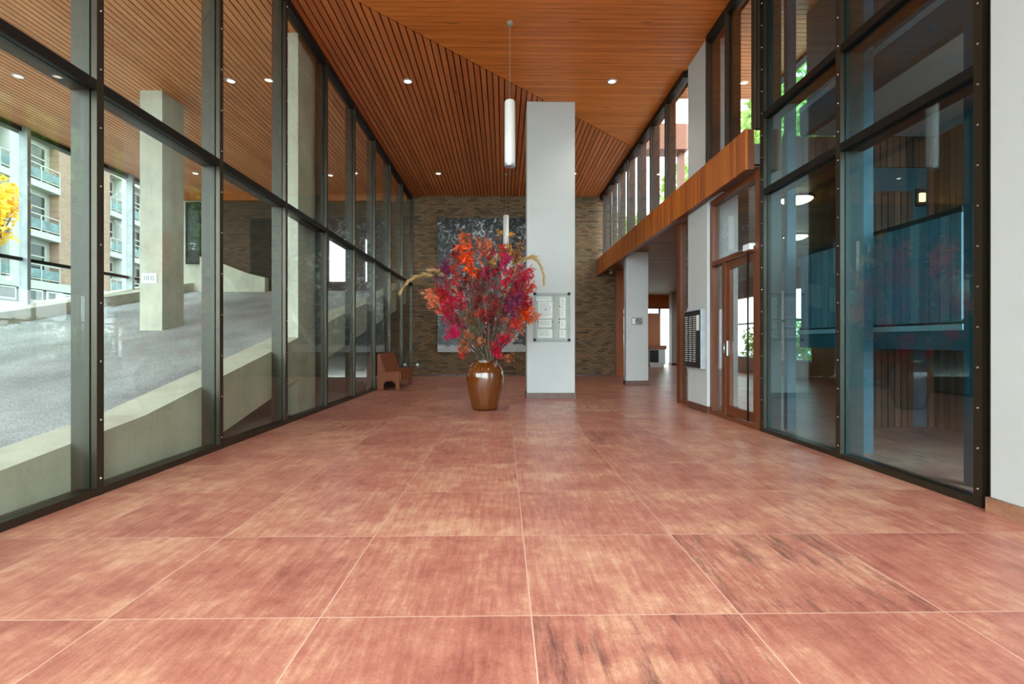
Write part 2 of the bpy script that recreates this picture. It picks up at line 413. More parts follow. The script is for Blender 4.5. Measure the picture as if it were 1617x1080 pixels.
# ------------------------------------------------------------------ left glass wall
def bay(idx, y0, y1, label, last=False):
    b = empty('window_%d' % idx, (XL, (y0+y1)/2, 0), label, 'glazed bay', 'full height bays of the left glass wall', 'structure')
    def mull(yc):
        MB().box(XL-.15, XL-.02, yc-.03, yc+.03, 0, ZC).build('mullion', M['fin'], b)
        cp = MB().box(XL-.005, XL+.035, yc-.032, yc+.032, 0, ZC).build('mullion_cap', M['bronze'], b)
        s = MB(); z = .12
        while z < ZC: s.stud(XL+.035, yc+.005, z, .009, 1); z += .42
        s.build('screw_row', M['screw'], cp)
    mull(y0)
    if last: mull(y1)
    MB().box(XL-.15, XL-.02, y0+.03, y1-.03, ZT-.035, ZT+.035).build('transom', M['fin'], b)
    MB().box(XL-.005, XL+.033, y0+.032, y1-.032, ZT-.038, ZT+.038).build('transom_cap', M['blackmetal'], b)
    MB().box(XL-.1, XL+.03, y0+.03, y1-.03, 0, .055).build('bottom_rail', M['bronze'], b)
    MB().box(XL-.1, XL+.03, y0+.03, y1-.03, ZC-.12, ZC).build('top_rail', M['blackmetal'], b)
    MB().box(XL-.018, XL-.008, y0+.01, y1-.01, .055, ZT-.03).build('lower_pane', M['glass'], b)
    MB().box(XL-.018, XL-.008, y0+.01, y1-.01, ZT+.03, ZC-.1).build('upper_pane', M['glass'], b)
for j, k in enumerate(range(-4, 8)):
    bay(j+1, lm(k), lm(k+1) if k < 7 else YB-.04, '%s bay of the left glass wall, counted from the entrance end' % ORD[j], k == 7)

# ------------------------------------------------------------------ ramp
PROF = [(-2.6,.0),(0.5,.1),(3.13,.31),(4.4,.47),(5.19,.64),(6.0,.81),(6.75,.97),(7.62,1.16),(8.84,1.42),(9.9,1.66),(13.65,2.43),(15.4,2.82),(16.15,2.98)]
def prof(y):
    for (a_, za), (b_, zb) in zip(PROF, PROF[1:]):
        if a_ <= y <= b_: return za+(zb-za)*(y-a_)/(b_-a_)
    return PROF[-1][1]
ys = [-2.6+.25*i for i in range(76)]
def strip(x0, x1, topoff, thick):
    m = MB(); n = len(ys)
    for yv in ys:
        z = prof(yv)+topoff
        m.v += [(x0,yv,z-thick),(x1,yv,z-thick),(x1,yv,z),(x0,yv,z)]
    for i in range(n-1):
        for k in range(4):
            l = (k+1) % 4
            m.f.append((4*i+k, 4*i+l, 4*i+4+l, 4*i+4+k))
    m.f.append((0,1,2,3)); m.f.append(tuple(4*(n-1)+k for k in (3,2,1,0)))
    return m
struct(strip(-3.49, -3.08, 0, .62), 'kerb', M['conc'], 'pale concrete parapet beam on the near side of the ramp', 'parapet')
struct(strip(-9.75, -3.49, -.25, .3), 'ramp', M['asphalt'], 'grey asphalt ramp rising outside the left glass', 'ramp')
struct(strip(-10.62, -9.75, 0, .7), 'kerb_far', M['conc'], 'pale concrete kerb on the far side of the ramp', 'kerb')
struct(MB().box(-6.73, -6.32, 9.47, 10.1, 1.1, ZC), 'column_1', M['conc'], 'square concrete column standing on the ramp, with a white sign', 'column')
struct(MB().box(-3.47, -3.095, 7.67, 8.38, 0, ZC), 'column_2', M['conc'], 'concrete column on the ramp parapet close behind the left glass', 'column')

# far glazed screen beyond the ramp
XO = -10.46
for j, (y0, y1) in enumerate([(2.0,5.05),(5.05,8.1),(8.1,11.15),(11.15,14.25),(14.25,16.05)]):
    b = empty('window_%d' % (20+j), (XO, (y0+y1)/2, prof(y0)), '%s bay of the glazed screen beyond the ramp' % ORD[j], 'glazed bay', 'glazed screen beyond the ramp', 'structure')
    MB().box(XO-.02, XO+.16, y0-.04, y0+.04, prof(y0)-.05, ZC).build('mullion', M['greymetal'], b)
    MB().box(XO-.03, XO+.06, y0+.04, y1-.04, 2.86, 2.93).build('transom', M['blackmetal'], b)
    MB().hexa([(XO,y0+.04,prof(y0)),(XO+.01,y0+.04,prof(y0)),(XO+.01,y1-.04,prof(y1)),(XO,y1-.04,prof(y1)),(XO,y0+.04,ZC-.1),(XO+.01,y0+.04,ZC-.1),(XO+.01,y1-.04,ZC-.1),(XO,y1-.04,ZC-.1)]).build('pane', M['glass'], b)

# sign on ramp column
s = empty('number_sign', (-6.52, 9.455, 2.2), 'small white sign on the concrete column on the ramp', 'sign')
MB().box(-6.69, -6.41, 9.452, 9.468, 2.19, 2.37).build('plate', M['sign_w'], s)
m = MB()
for x0, x1, z0, z1 in [(-6.64,-6.625,2.24,2.32),(-6.60,-6.585,2.24,2.32),(-6.60,-6.55,2.305,2.32),(-6.565,-6.55,2.24,2.32),(-6.60,-6.55,2.24,2.252),(-6.52,-6.505,2.24,2.32),(-6.52,-6.46,2.305,2.32),(-6.475,-6.46,2.24,2.32),(-6.52,-6.46,2.24,2.252)]:
    m.box(x0, x1, 9.449, 9.4525, z0, z1)
m.build('lettering', M['ink_g'], s)

# ------------------------------------------------------------------ right glass wall (near)
def rbay(idx, y0, y1, label, end=False):
    b = empty('window_%d' % idx, (XR, (y0+y1)/2, 0), label, 'glazed bay', 'tall blue tinted bays of the right glass wall', 'structure')
    def mull(yc, wd=.032):
        MB().box(XR+.02, XR+.19, yc-.03, yc+.03, 0, ZC).build('mullion', M['fin'], b)
        cp = MB().box(XR-.035, XR+.005, yc-wd, yc+wd, 0, ZC).build('mullion_cap', M['bronze'], b)
        s_ = MB(); z = .12
        while z < ZC: s_.stud(XR-.035, yc, z, .009, -1); z += .27
        s_.build('screw_row', M['screw'], cp)
    mull(y0)
    if end: mull(y1, .045)
    for z in (ZT, 3.86):
        MB().box(XR+.02, XR+.19, y0+.03, y1-.03, z-.035, z+.035).build('transom', M['fin'], b)
        MB().box(XR-.033, XR+.005, y0+.032, y1-.032, z-.038, z+.038).build('transom_cap', M['blackmetal'], b)
    MB().box(XR-.03, XR+.1, y0+.03, y1-.03, 0, .05).build('bottom_rail', M['bronze'], b)
    MB().box(XR-.03, XR+.1, y0+.03, y1-.03, ZC-.12, ZC).build('top_rail', M['blackmetal'], b)
    for nm, z0, z1 in (('lower_pane', .05, ZT-.03), ('middle_pane', ZT+.03, 3.83), ('upper_pane', 3.89, ZC-.1)):
        MB().box(XR+.008, XR+.018, y0+.01, y1-.01, z0, z1).build(nm, M['glass_r'], b)
rbay(13, 3.32, 4.73, 'near tall blue tinted bay beside the white pier on the right')
rbay(14, 4.73, 6.14, 'second tall blue tinted bay, next to the timber framed door', True)

# clerestory above the timber band
XC = 3.12
cy = [6.19, 6.98, 7.7] 
def cbay(idx, y0, y1, label, m0=True):
    b = empty('window_%d' % idx, (XC, (y0+y1)/2, 3.74), label, 'clerestory bay', 'clerestory bays above the timber band', 'structure')
    if m0:
        MB().box(XC+.02, XC+.17, y0-.03, y0+.03, 3.74, ZC).build('mullion', M['brownmetal'], b)
        MB().box(XC-.03, XC+.005, y0-.032, y0+.032, 3.74, ZC).build('mullion_cap', M['brownmetal'], b)
    MB().box(XC-.03, XC+.1, y0+.03, y1-.03, ZC-.12, ZC).build('top_rail', M['blackmetal'], b)
    MB().box(XC+.008, XC+.018, y0+.01, y1-.01, 3.72, ZC-.1).build('pane', M['glass_d'], b)
cbay(25, 6.22, 6.98, 'first clerestory bay, above the timber framed door')
cbay(26, 6.98, 7.66, 'second clerestory bay, against the white pier')
struct(MB().box(XC-.03, XC+.17, 7.615, 7.675, 3.745, ZC), 'trim_11', M['brownmetal'], 'dark mullion against the near side of the white pier', 'mullion')
for j in range(8):
    y0 = 8.6 if j == 0 else 9.62+.99*(j-1)
    y1 = 9.62+.99*j if j < 7 else YB-.02
    cbay(27+j, y0, y1, '%s clerestory bay beyond the white pier' % ORD[j], j > 0)

# timber band
m = MB(); y = 6.22
while y < YB-.02:
    wdt = R.uniform(.06, .075); m.box(3.0+R.uniform(0,.006), 3.03, y, min(y+wdt-.003, YB-.02), 3.24, 3.745); y += wdt
struct(m, 'trim_5', M['fascia'], 'orange vertical timber band between clerestory and doors', 'timber band')
struct(MB().box(3.03, 3.11, 6.22, YB-.02, 3.245, 3.74), 'trim_6', M['doorwood'], 'backing of the timber band on the right wall', 'timber band')

# white piers
def pier(name, x0, x1, y0, y1, z1, label, plm=None, ph=.11, out=.015):
    o = empty(name, ((x0+x1)/2, (y0+y1)/2, 0), label, 'column', kind='structure')
    MB().box(x0, x1, y0, y1, ph, z1).build('shaft', M['white'], o, bevel=.008)
    MB().box(x0-out, x1+out, y0-out, y1+out, 0, ph).build('plinth', plm or M['plinth'], o)
    return o
pier('column_3', .454, 1.388, 9.78, 10.3, ZC, 'free standing white column carrying the notice board')
pier('column_4', 3.12, 3.6, 7.69, 8.5, ZC, 'white wall pier carrying the black directory board', out=0)
pier('column_5', 3.13, 3.7, 12.85, 13.1, 3.4, 'white column under the gallery with a small sign')
pier('column_6', 3.13, 3.75, 2.38, 3.2, ZC, 'white wall pier cut by the right edge of the photo', M['stone'], .1)
pier('column_7', 7.9, 8.35, 23.6, 24.0, 3.4, 'pale column at the far end of the dark hall')

# ------------------------------------------------------------------ timber door unit
d = empty('door_2', (XR, 7.0, 0), 'timber framed glass door with side light beside the blue glass', 'door', kind='structure')
DW = M['doorwood']
for y0, y1 in ((7.6,7.68),(6.2,6.29)):
    MB().box(XR-.04, XR+.07, y0, y1, 0, 3.24).build('frame_post', DW, d)
MB().box(XR-.05, XR+.08, 6.29, 7.6, 2.24, 2.31).build('transom', DW, d)
MB().box(XR-.04, XR+.07, 6.29, 7.6, 3.16, 3.24).build('head', DW, d)
MB().box(XR-.04, XR+.07, 6.29, 7.6, 0, .06).build('threshold', DW, d)
MB().box(XR-.04, XR+.07, 7.16, 7.26, .06, 2.24).build('side_post', DW, d)
MB().box(XR+.01, XR+.02, 7.26, 7.6, .06, 2.24).build('side_pane', M['glass_d'], d)
MB().box(XR+.01, XR+.02, 6.29, 7.6, 2.31, 3.16).build('top_pane', M['glass_d'], d)
lf = MB().box(XR-.02, XR+.03, 7.05, 7.155, .07, 2.23).box(XR-.02, XR+.03, 6.3, 6.38, .07, 2.23).box(XR-.02, XR+.03, 6.38, 7.05, .07, .2).box(XR-.02, XR+.03, 6.38, 7.05, 2.13, 2.23).build('door_leaf', DW, d)
MB().box(XR, XR+.01, 6.37, 7.06, .19, 2.14).build('leaf_pane', M['glass_d'], lf)
MB().box(XR-.045, XR-.02, 7.085, 7.125, .9, 1.12).build('handle_plate', M['chrome'], lf, bevel=.004)
MB().tube([(XR-.075,7.105,.93),(XR-.075,7.105,1.09)], .011).build('handle', M['chrome'], lf, True)
MB().box(XR-.1, XR-.02, 6.32, 6.5, 2.27, 2.35).build('closer', M['sign_w'], lf, bevel=.006)
MB().box(XR-.09, XR-.075, 6.5, 6.9, 2.29, 2.305).build('closer_arm', M['chrome'], lf)
MB().tube([(XR-.05,6.46,.08),(XR-.05,6.46,2.27)], .012).build('pull_rod', M['blackmetal'], lf, True)
# frame left of the pier
d = empty('door_3', (XR, 8.8, 0), 'narrow timber framed side light left of the white pier', 'side light', kind='structure')
MB().box(XR-.04, XR+.08, 9.0, 9.16, 0, 3.24).build('frame_post', DW, d)
MB().box(XR-.02, XR+.05, 8.5, 9.0, 0, .06).build('threshold', DW, d)
MB().box(XR+.01, XR+.02, 8.5, 9.0, .06, 3.24).build('pane', M['glass_d'], d)

# ------------------------------------------------------------------ room behind the blue glass
def slats(name, axis, fixed, a0, a1, z0, z1, m, label, w=.085, g=.012, th=.03):
    mb = MB(); t = a0
    while t < a1-.01:
        e = min(t+w-g, a1); h = R.uniform(0, .006)
        if axis == 'x': mb.box(t, e, fixed-h, fixed+th, z0, z1)
        else: mb.box(fixed-h, fixed+th, t, e, z0, z1)
        t += w
    return struct(mb, name, m, label, 'slatted wall')
slats('wall_stair_side', 'y', 5.58, 2.4, 6.45, 0, 3.75, M['slat'], 'side wall of brown slats behind the blue glass')
slats('wall_stair_back', 'x', 6.45, 4.72, 5.32, 0, 3.05, M['slat'], 'narrow back wall of brown slats behind the stair landing')
slats('wall_stair_corner', 'x', 6.45, 5.5, 5.58, 0, 3.75, M['slat'], 'corner strip of brown slats behind the stair landing')
slats('wall_stair_head', 'x', 6.45, 3.6, 5.5, 3.36, 3.75, M['slat'], 'slatted band under the concrete slab behind the glass')
struct(MB().box(4.72, 5.5, 6.47, 6.52, 3.05, 3.36).box(5.32, 5.5, 6.47, 6.52, 0, 3.05), 'door_4', M['steelblue'], 'dark blue recess in the slatted wall', 'recess')
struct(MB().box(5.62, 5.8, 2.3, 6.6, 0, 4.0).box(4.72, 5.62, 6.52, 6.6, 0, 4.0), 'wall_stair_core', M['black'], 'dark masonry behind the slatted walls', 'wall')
struct(MB().box(3.92, 5.62, 2.3, 6.45, 3.76, 4.0), 'slab', M['white'], 'pale concrete slab over the stair behind the blue glass', 'slab')
struct(MB().box(3.82, 3.92, 2.3, 6.45, 3.74, 4.04), 'beam', M['steelblue'], 'dark blue steel beam at the slab edge', 'beam')
struct(MB().box(3.81, 3.9, 2.3, 6.45, 4.04, 4.11), 'trim_7', M['greymetal'], 'pale strip on top of the blue beam', 'strip')
struct(MB().box(4.3, 4.4, 2.3, 7.1, 4.1, ZC), 'wall_upper', M['steelblue'], 'dark upper wall behind the tall blue glass', 'wall')
for j, yv in enumerate((3.8, 4.98, 6.3)):
    struct(MB().box(3.55, 3.66, yv-.04, yv+.04, 0, ZC), 'post_%d' % (j+1), M['steelblue'], '%s dark steel post behind the blue glass, counted from the white pier' % ORD[j], 'post')
struct(MB().box(3.8, 5.58, 4.05, 6.42, 1.03, 1.2), 'landing', M['steelblue'], 'blue steel stair landing behind the glass', 'landing')
struct(MB().box(3.78, 3.86, 4.1, 6.42, 1.2, 1.25), 'trim_8', M['conc_g'], 'pale edge strip along the stair landing', 'strip')
gd = empty('balustrade', (3.8, 5.25, 1.25), 'blue grey plank balustrade along the stair landing', 'balustrade')
mb = MB(); t_ = 4.12
while t_ < 6.35: mb.box(3.79, 3.815, t_, t_+.094, 1.27, 2.18); t_ += .108
mb.build('plank_infill', M['blueslat'], gd)
MB().box(3.775, 3.83, 4.1, 6.42, 2.18, 2.22).build('top_rail', M['blackmetal'], gd)
MB().box(3.8, 3.83, 4.1, 6.42, 1.25, 1.29).build('bottom_rail', M['blackmetal'], gd)
wl = empty('wall_lamp', (5.4, 6.46, 2.9), 'small warm lamp glowing on the dark recess behind the stair', 'lamp')
MB().box(5.34, 5.46, 6.44, 6.47, 2.86, 3.08).build('back_plate', M['blackmetal'], wl)
MB().box(5.365, 5.435, 6.41, 6.44, 2.91, 3.02).build('shade', M['amber'], wl, bevel=.006)

# ------------------------------------------------------------------ hall under the gallery
mb = MB(); y = 6.6
while y < 25: mb.box(3.12, 9.0, y, y+.11, 3.4, 3.42); y += .125
struct(mb, 'ceiling_hall', M['darkboards'], 'dark boarded ceiling of the hall under the gallery', 'ceiling')
struct(MB().box(3.12, 9.2, 6.62, 25.2, 3.45, 3.72), 'roof_hall', M['roof'], 'flat grey roof over the hall beyond the clerestory', 'roof')
struct(MB().box(5.8, 9.2, 6.5, 6.62, 0, 3.45), 'wall_hall_front', M['darkboards'], 'near end wall of the dark hall', 'wall')
w = MB()
w.box(9.0, 9.2, 6.5, 14.6, 0, 3.45).box(9.0, 9.2, 14.6, 21.5, 0, .55).box(9.0, 9.2, 14.6, 21.5, 2.75, 3.45).box(9.0, 9.2, 21.5, 25.2, 0, 3.45)
struct(w, 'wall_hall_side', M['fascia'], 'brown side wall of the hall with a window onto shrubs', 'wall')
for j in range(4):
    y0 = 14.6+j*1.725
    b = empty('window_%d' % (50+j), (9.1, y0, .55), '%s window of the hall side wall looking onto shrubs' % ORD[j], 'window', 'hall side windows', 'structure')
    MB().box(9.04, 9.14, y0, y0+.07, .55, 2.75).build('mullion', M['doorwood'], b)
    MB().box(9.04, 9.14, y0+.07, y0+1.725, 1.75, 1.81).build('transom', M['doorwood'], b)
    MB().box(9.085, 9.095, y0+.07, y0+1.725, .55, 2.75).build('pane', M['glass_d'], b)
struct(MB().box(8.9, 9.16, 14.6, 21.5, .5, .55), 'trim_9', M['white'], 'white sill under the hall side windows', 'sill')
w = MB()
w.box(3.57, 5.2, 25, 25.2, 0, 3.45).box(5.2, 9.2, 25, 25.2, 2.75, 3.45).box(3.57, 3.87, YB, 25.0, 0, 3.45)
struct(w, 'wall_hall_end', M['fascia'], 'brown end wall of the hall around bright openings', 'wall')
for j in range(3):
    x0 = 5.2+j*1.27
    b = empty('window_%d' % (60+j), (x0+.6, 25.1, 0), '%s tall window at the far end of the hall' % ORD[j], 'window', 'hall end windows', 'structure')
    MB().box(x0, x0+.08, 25.04, 25.14, 0, 2.75).build('mullion', M['blackmetal'], b)
    MB().box(x0+.08, x0+1.27, 25.085, 25.095, 0, 2.75).build('pane', M['glass_d'], b)
struct(MB().box(3.57, 3.63, YB-.03, YB+.3, 0, 3.4), 'trim_10', M['doorwood'], 'dark timber reveal at the end of the brick wall', 'door frame')
# hall counter and neighbours
c = empty('counter', (6.75, 22.3, 0), 'low white counter with orange red top at the far end of the hall', 'counter')
MB().box(6.4, 7.1, 22.05, 22.55, .12, .78).build('body', M['white'], c)
MB().box(6.35, 7.15, 22.0, 22.6, .78, .95).build('top', M['benchwood'], c, bevel=.01)
MB().box(6.45, 7.05, 22.1, 22.5, 0, .12).build('base', M['white'], c)
MB().box(6.42, 6.8, 22.03, 22.05, .2, .74).build('door', M['blackmetal'], c)
o = MB().box(6.4, 7.1, 22.75, 22.82, 0, 2.4).build('timber_screen', M['fascia']); tag(o, 'orange timber screen standing behind the far counter', 'screen')
p_ = empty('shelf_unit', (5.2, 22.3, 0), 'pale shelf unit seen left of the column with the sign', 'shelves')
MB().box(4.9, 4.94, 22.1, 22.5, 0, 2.3).box(5.46, 5.5, 22.1, 22.5, 0, 2.3).build('side_panel', M['doorwood'], p_)
for z in (.3, .95, 1.5, 2.26): MB().box(4.94, 5.46, 22.1, 22.5, z, z+.1).build('shelf', M['white'], p_)

# ceiling lamps of the hall
def hall_lamp(x, y, label):
    o = empty('ceiling_lamp', (x, y, 3.4), label, 'lamp', 'round lamps on the hall ceiling')
    MB().lathe([(.25,-.03),(.27,0)], (x,y,3.4), 32).build('rim', M['blackmetal'], o, True)
    MB().lathe([(.02,-.10),(.14,-.085),(.21,-.055),(.24,-.025)], (x,y,3.4), 32).build('diffuser', M['warm'], o, True)
hall_lamp(4.67, 7.98, 'large round warm lamp glowing behind the second blue bay')
hall_lamp(6.3, 10.8, 'smaller looking round warm lamp further back in the hall')

# ------------------------------------------------------------------ things in the lobby
# vase
VX, VY = -.30, 8.25
v = MB().lathe([(.195,0),(.21,.02),(.235,.12),(.27,.28),(.298,.42),(.309,.52),(.302,.6),(.275,.68),(.232,.735),(.198,.765),(.19,.785),(.202,.80),(.195,.805),(.172,.79),(.175,.76),(.22,.7),(.28,.55),(.2,.1),(.05,.05)], (VX,VY,0), 56).build('vase', M['vase'], None, True)
tag(v, 'big glossy brown glazed floor vase holding the red branches', 'vase')

def star(mb, c, nrm, size, lobes=5, spin=0, inner=.42):
    nrm = nrm.normalized(); a_ = nrm.orthogonal().normalized(); b_ = nrm.cross(a_)
    k = lobes*2; idx = len(mb.v); mb.v.append(tuple(c))
    for i in range(k):
        w = spin+2*math.pi*i/k; r = size*(1 if i % 2 == 0 else inner)
        if i == 0: r *= 1.15
        p = c+a_*math.cos(w)*r+b_*math.sin(w)*r - nrm*(.25*r if i % 2 == 0 else 0)
        mb.v.append(tuple(p))
    for i in range(k): mb.f.append((idx, idx+1+i, idx+1+(i+1) % k))
def blade(mb, c, d_, size, wid):
    d_ = d_.normalized(); s_ = d_.orthogonal().normalized(); n_ = d_.cross(s_)
    w = R.uniform(0, 6.28); s2 = s_*math.cos(w)+n_*math.sin(w)
    mb.poly([c, c+d_*size*.4+s2*wid, c+d_*size, c+d_*size*.4-s2*wid])
def rv():
    while True:
        q = Vector((R.uniform(-1,1), R.uniform(-1,1), R.uniform(-1,1)))
        if .05 < q.length < 1: return q
def curve(p0, p1, bulge, n=9):
    out = []
    for i in range(n):
        t = i/(n-1); q = p0.lerp(p1, t) + bulge*math.sin(math.pi*t)
        out.append(q)
    return out
K = 8.25/798
def branch(px, py, kind, rad, cnt, label, group, name='leafy_branch', style='star', droop=0):
    tip = Vector(((px-795)*K, VY+R.uniform(-.38,.38)*min(1, 1.2-.2*rad/.16), 1.1+(540-py)*K))
    base = Vector((VX+R.uniform(-.09,.09), VY+R.uniform(-.09,.09), .45))
    neck = Vector((VX+(base.x-VX)*.9+max(-.08,min(.08,(tip.x-VX)*.12)), VY+(tip.y-VY)*.15, .82))
    pts = [base, neck] + curve(neck, tip, Vector(((tip.x-VX)*.12, 0, .07+droop)), 8)[1:]
    o = empty(name, (VX, VY, .45), label, 'branch', group)
    MB().tube(pts, [.008-.0055*i/len(pts) for i in range(len(pts))], 5).build('stem', M['stem'] if R.random() < .6 else M['twig'], o, True)
    mb = MB(); tw = MB()
    nt = 7
    twigs = []
    for i in range(nt):
        e = tip + Vector((R.uniform(-1,1), R.uniform(-1,1), R.uniform(-.8,1)))*rad*1.2
        s0 = pts[-3].lerp(pts[-1], R.random())
        tw.tube([s0, s0.lerp(e,.5)+Vector((0,0,.02)), e], [.003,.0025,.0015], 4); twigs.append((s0, e))
    tw.build('twigs', M['stem'], o)
    for i in range(cnt):
        if style == 'star':
            s0, e = R.choice(twigs)
            c_ = (s0.lerp(e, R.random()**.6)+rv()*.055) if R.random() < .6 else tip+rv()*rad*1.15
            star(mb, c_, rv()+Vector((0,-.5,.4)), R.uniform(.026,.056), R.choice((5,7,7)), R.uniform(0,6), .26)
        else:
            s0, e = R.choice(twigs); c_ = s0.lerp(e, R.random())+rv()*.05
            blade(mb, c_, rv()+Vector((0,-.2,-.25)), R.uniform(.08,.16), R.uniform(.008,.018))
    mb.build('leaves', LEAF[kind], o)
GR = 'branches arranged in the brown vase'
NAMEOF = {'crimson':'crimson','dark':'dark red','red':'scarlet','magenta':'magenta','orange':'bright orange','salmon':'salmon pink','gold':'golden yellow','brown':'rust brown','purple':'purple red','lime':'yellow green'}
spec = [
 (732,384,'orange',.13,60,'blade'),(744,410,'orange',.13,60,'blade'),(718,414,'red',.10,40,'blade'),(750,420,'orange',.08,24,'blade'),
 (762,372,'salmon',.10,36,'blade'),(774,380,'salmon',.08,22,'blade'),(733,372,'brown',.08,20,'star'),
 (790,361,'gold',.05,10,'star'),(806,368,'gold',.05,10,'star'),(815,396,'gold',.11,38,'blade'),(822,384,'brown',.08,24,'blade'),
 (795,386,'red',.08,30,'star'),(772,398,'crimson',.10,34,'star'),(780,418,'dark',.13,46,'star'),(776,410,'gold',.06,12,'star'),
 (800,410,'magenta',.09,44,'star'),(705,428,'purple',.13,46,'star'),(722,398,'dark',.10,30,'star'),
 (728,442,'dark',.15,50,'star'),(760,440,'dark',.15,46,'star'),(796,440,'crimson',.15,50,'star'),(826,436,'crimson',.13,46,'star'),
 (830,428,'red',.09,34,'blade'),(838,452,'red',.10,36,'star'),
 (702,458,'crimson',.15,70,'star'),(718,458,'magenta',.12,50,'star'),(690,462,'red',.11,40,'star'),
 (677,465,'salmon',.08,34,'star'),(687,478,'salmon',.09,40,'star'),(697,488,'salmon',.09,36,'star'),
 (712,488,'crimson',.13,64,'star'),(706,502,'magenta',.11,56,'star'),(722,512,'magenta',.13,66,'star'),(716,526,'magenta',.10,46,'star'),
 (802,462,'red',.10,40,'star'),(818,458,'crimson',.12,54,'star'),(812,472,'purple',.12,50,'star'),(830,470,'crimson',.11,44,'star'),
 (770,471,'red',.06,22,'star'),(782,482,'red',.07,26,'star'),(763,495,'red',.08,30,'star'),(745,480,'brown',.12,36,'blade'),(750,460,'brown',.12,34,'blade'),
 (796,488,'crimson',.10,44,'star'),(810,492,'purple',.10,40,'star'),(824,488,'orange',.09,40,'star'),
 (838,480,'orange',.10,46,'blade'),(844,494,'salmon',.08,36,'blade'),(834,498,'orange',.08,36,'blade'),
 (793,500,'salmon',.06,20,'star'),(812,510,'red',.10,34,'star'),(805,524,'salmon',.11,34,'blade'),(798,534,'crimson',.09,26,'star'),
 (782,545,'crimson',.08,40,'star'),(786,556,'crimson',.07,36,'star'),(776,564,'magenta',.07,26,'star'),
 (750,515,'lime',.07,22,'blade'),(734,545,'brown',.09,34,'star'),(730,556,'red',.08,22,'star'),(740,528,'brown',.08,24,'star'),
 (803,565,'brown',.07,20,'star'),(768,520,'dark',.10,26,'blade'),(742,505,'dark',.10,30,'star'),(826,512,'brown',.08,22,'blade'),
]
spec += [(752,470,'dark',.16,40,'star'),(775,500,'dark',.15,40,'star'),(738,500,'brown',.14,30,'star'),(790,470,'dark',.14,36,'star'),(760,540,'brown',.10,26,'star'),
 (725,475,'crimson',.12,46,'star'),(770,430,'magenta',.10,40,'star'),(745,440,'crimson',.13,40,'star'),(815,440,'magenta',.09,36,'star'),(700,472,'red',.10,40,'star')]
for px, py, kd, rad, cnt, sty in spec:
    hz = 'left' if px < 735 else ('right' if px > 795 else 'middle'); vt = 'upper' if py < 425 else ('lower' if py > 505 else 'middle')
    place = 'in the vase bouquet, at its %s %s' % (vt, hz) if not (hz == 'middle' and vt == 'middle') else 'in the heart of the vase bouquet'
    branch(px, py, kd, rad, int(cnt*1.7), '%s leafed branch %s' % (NAMEOF[kd], place), '%s branches %s' % (NAMEOF[kd], place), 'leafy_branch', sty)
def pampas(path, label):
    pts = [Vector(((x_-795)*K, VY+dy, 1.1+(540-y_)*K)) for x_, y_, dy in path]
    full = [Vector((VX, VY, .45)), Vector((VX+(.06 if pts[0].x > VX else -.06), VY, .82))] + pts
    o = empty('pampas_stem', (VX, VY, .45), label, 'dry grass')
    MB().tube(full, [.006]*3+[.003]*(len(full)-3), 5).build('stem', M['twig'], o, True)
    mb = MB(); k0 = max(1, len(pts)-5)
    for i in range(k0, len(pts)):
        a_, b_ = pts[i-1], pts[i]
        for j in range(70):
            c_ = a_.lerp(b_, R.random()); d_ = (b_-a_).normalized()*1.1+rv()*.45+Vector((0,0,-.35))
            blade(mb, c_, d_, R.uniform(.07,.15), .004)
    mb.build('plume', LEAF['pampas'], o)
pampas([(745,520,0),(720,470,-.1),(702,448,-.1),(688,436,-.1),(676,433,-.12),(662,436,-.12),(650,443,-.14),(642,452,-.15),(638,458,-.15)], 'pale dry grass plume drooping far out to the bouquet\'s left')
pampas([(748,510,.1),(722,460,.1),(708,440,.1),(696,428,.1),(688,424,.1),(682,424,.1)], 'shorter dry grass plume above the drooping one on the left')
pampas([(785,510,0),(805,455,-.1),(815,428,-.1),(826,412,-.1),(836,407,-.1),(845,409,-.1),(852,418,-.1),(857,432,-.1),(858,444,-.1)], 'tan dry grass plume arching over the white column')
pampas([(785,500,0),(806,440,-.05),(816,418,-.05),(826,408,0),(836,404,0),(843,404,0)], 'second tan plume on the bouquet\'s upper right')
def twig(px, py, dy, label='bare grey twig in the heart of the vase bouquet'):
    tip = Vector(((px-795)*K, VY+dy, 1.1+(540-py)*K)); b0 = Vector((VX+R.uniform(-.1,.1), VY+R.uniform(-.1,.1), .4))
    nk = Vector((VX+R.uniform(-.13,.13), VY+R.uniform(-.13,.13), .82))
    o = empty('bare_twig', (VX, VY, .4), label, 'twig', 'bare twigs in the vase')
    pts = [b0, nk]+curve(nk, tip, Vector((R.uniform(-.06,.06),0,0)), 8)[1:]
    for i in range(3, len(pts)): pts[i] = pts[i]+rv()*.02
    MB().tube(pts, [.012-.009*i/len(pts) for i in range(len(pts))], 6).build('stem', M['twig'], o, True)
    for i in range(7):
        s0 = R.choice(pts[4:]); e = s0+Vector((R.uniform(-.2,.2), R.uniform(-.2,.2), R.uniform(.05,.3)))
        MB().tube([s0, s0.lerp(e,.5)+rv()*.02, e], [.004,.003,.0015], 4).build('side_twig', M['twig'], o)
for px, py, dy in [(757,425,.05),(748,480,-.2),(764,470,-.3),(776,462,.0),(740,470,.05),(786,478,-.1),(756,500,-.25),(770,440,-.15),(795,480,.1),(735,490,-.15),(768,410,.1),(740,430,-.1),(780,430,.15),(752,450,.2),(790,445,-.15),(730,455,.1),(770,455,-.2),(805,470,.1),(722,475,-.1)]:
    twig(px, py, dy)

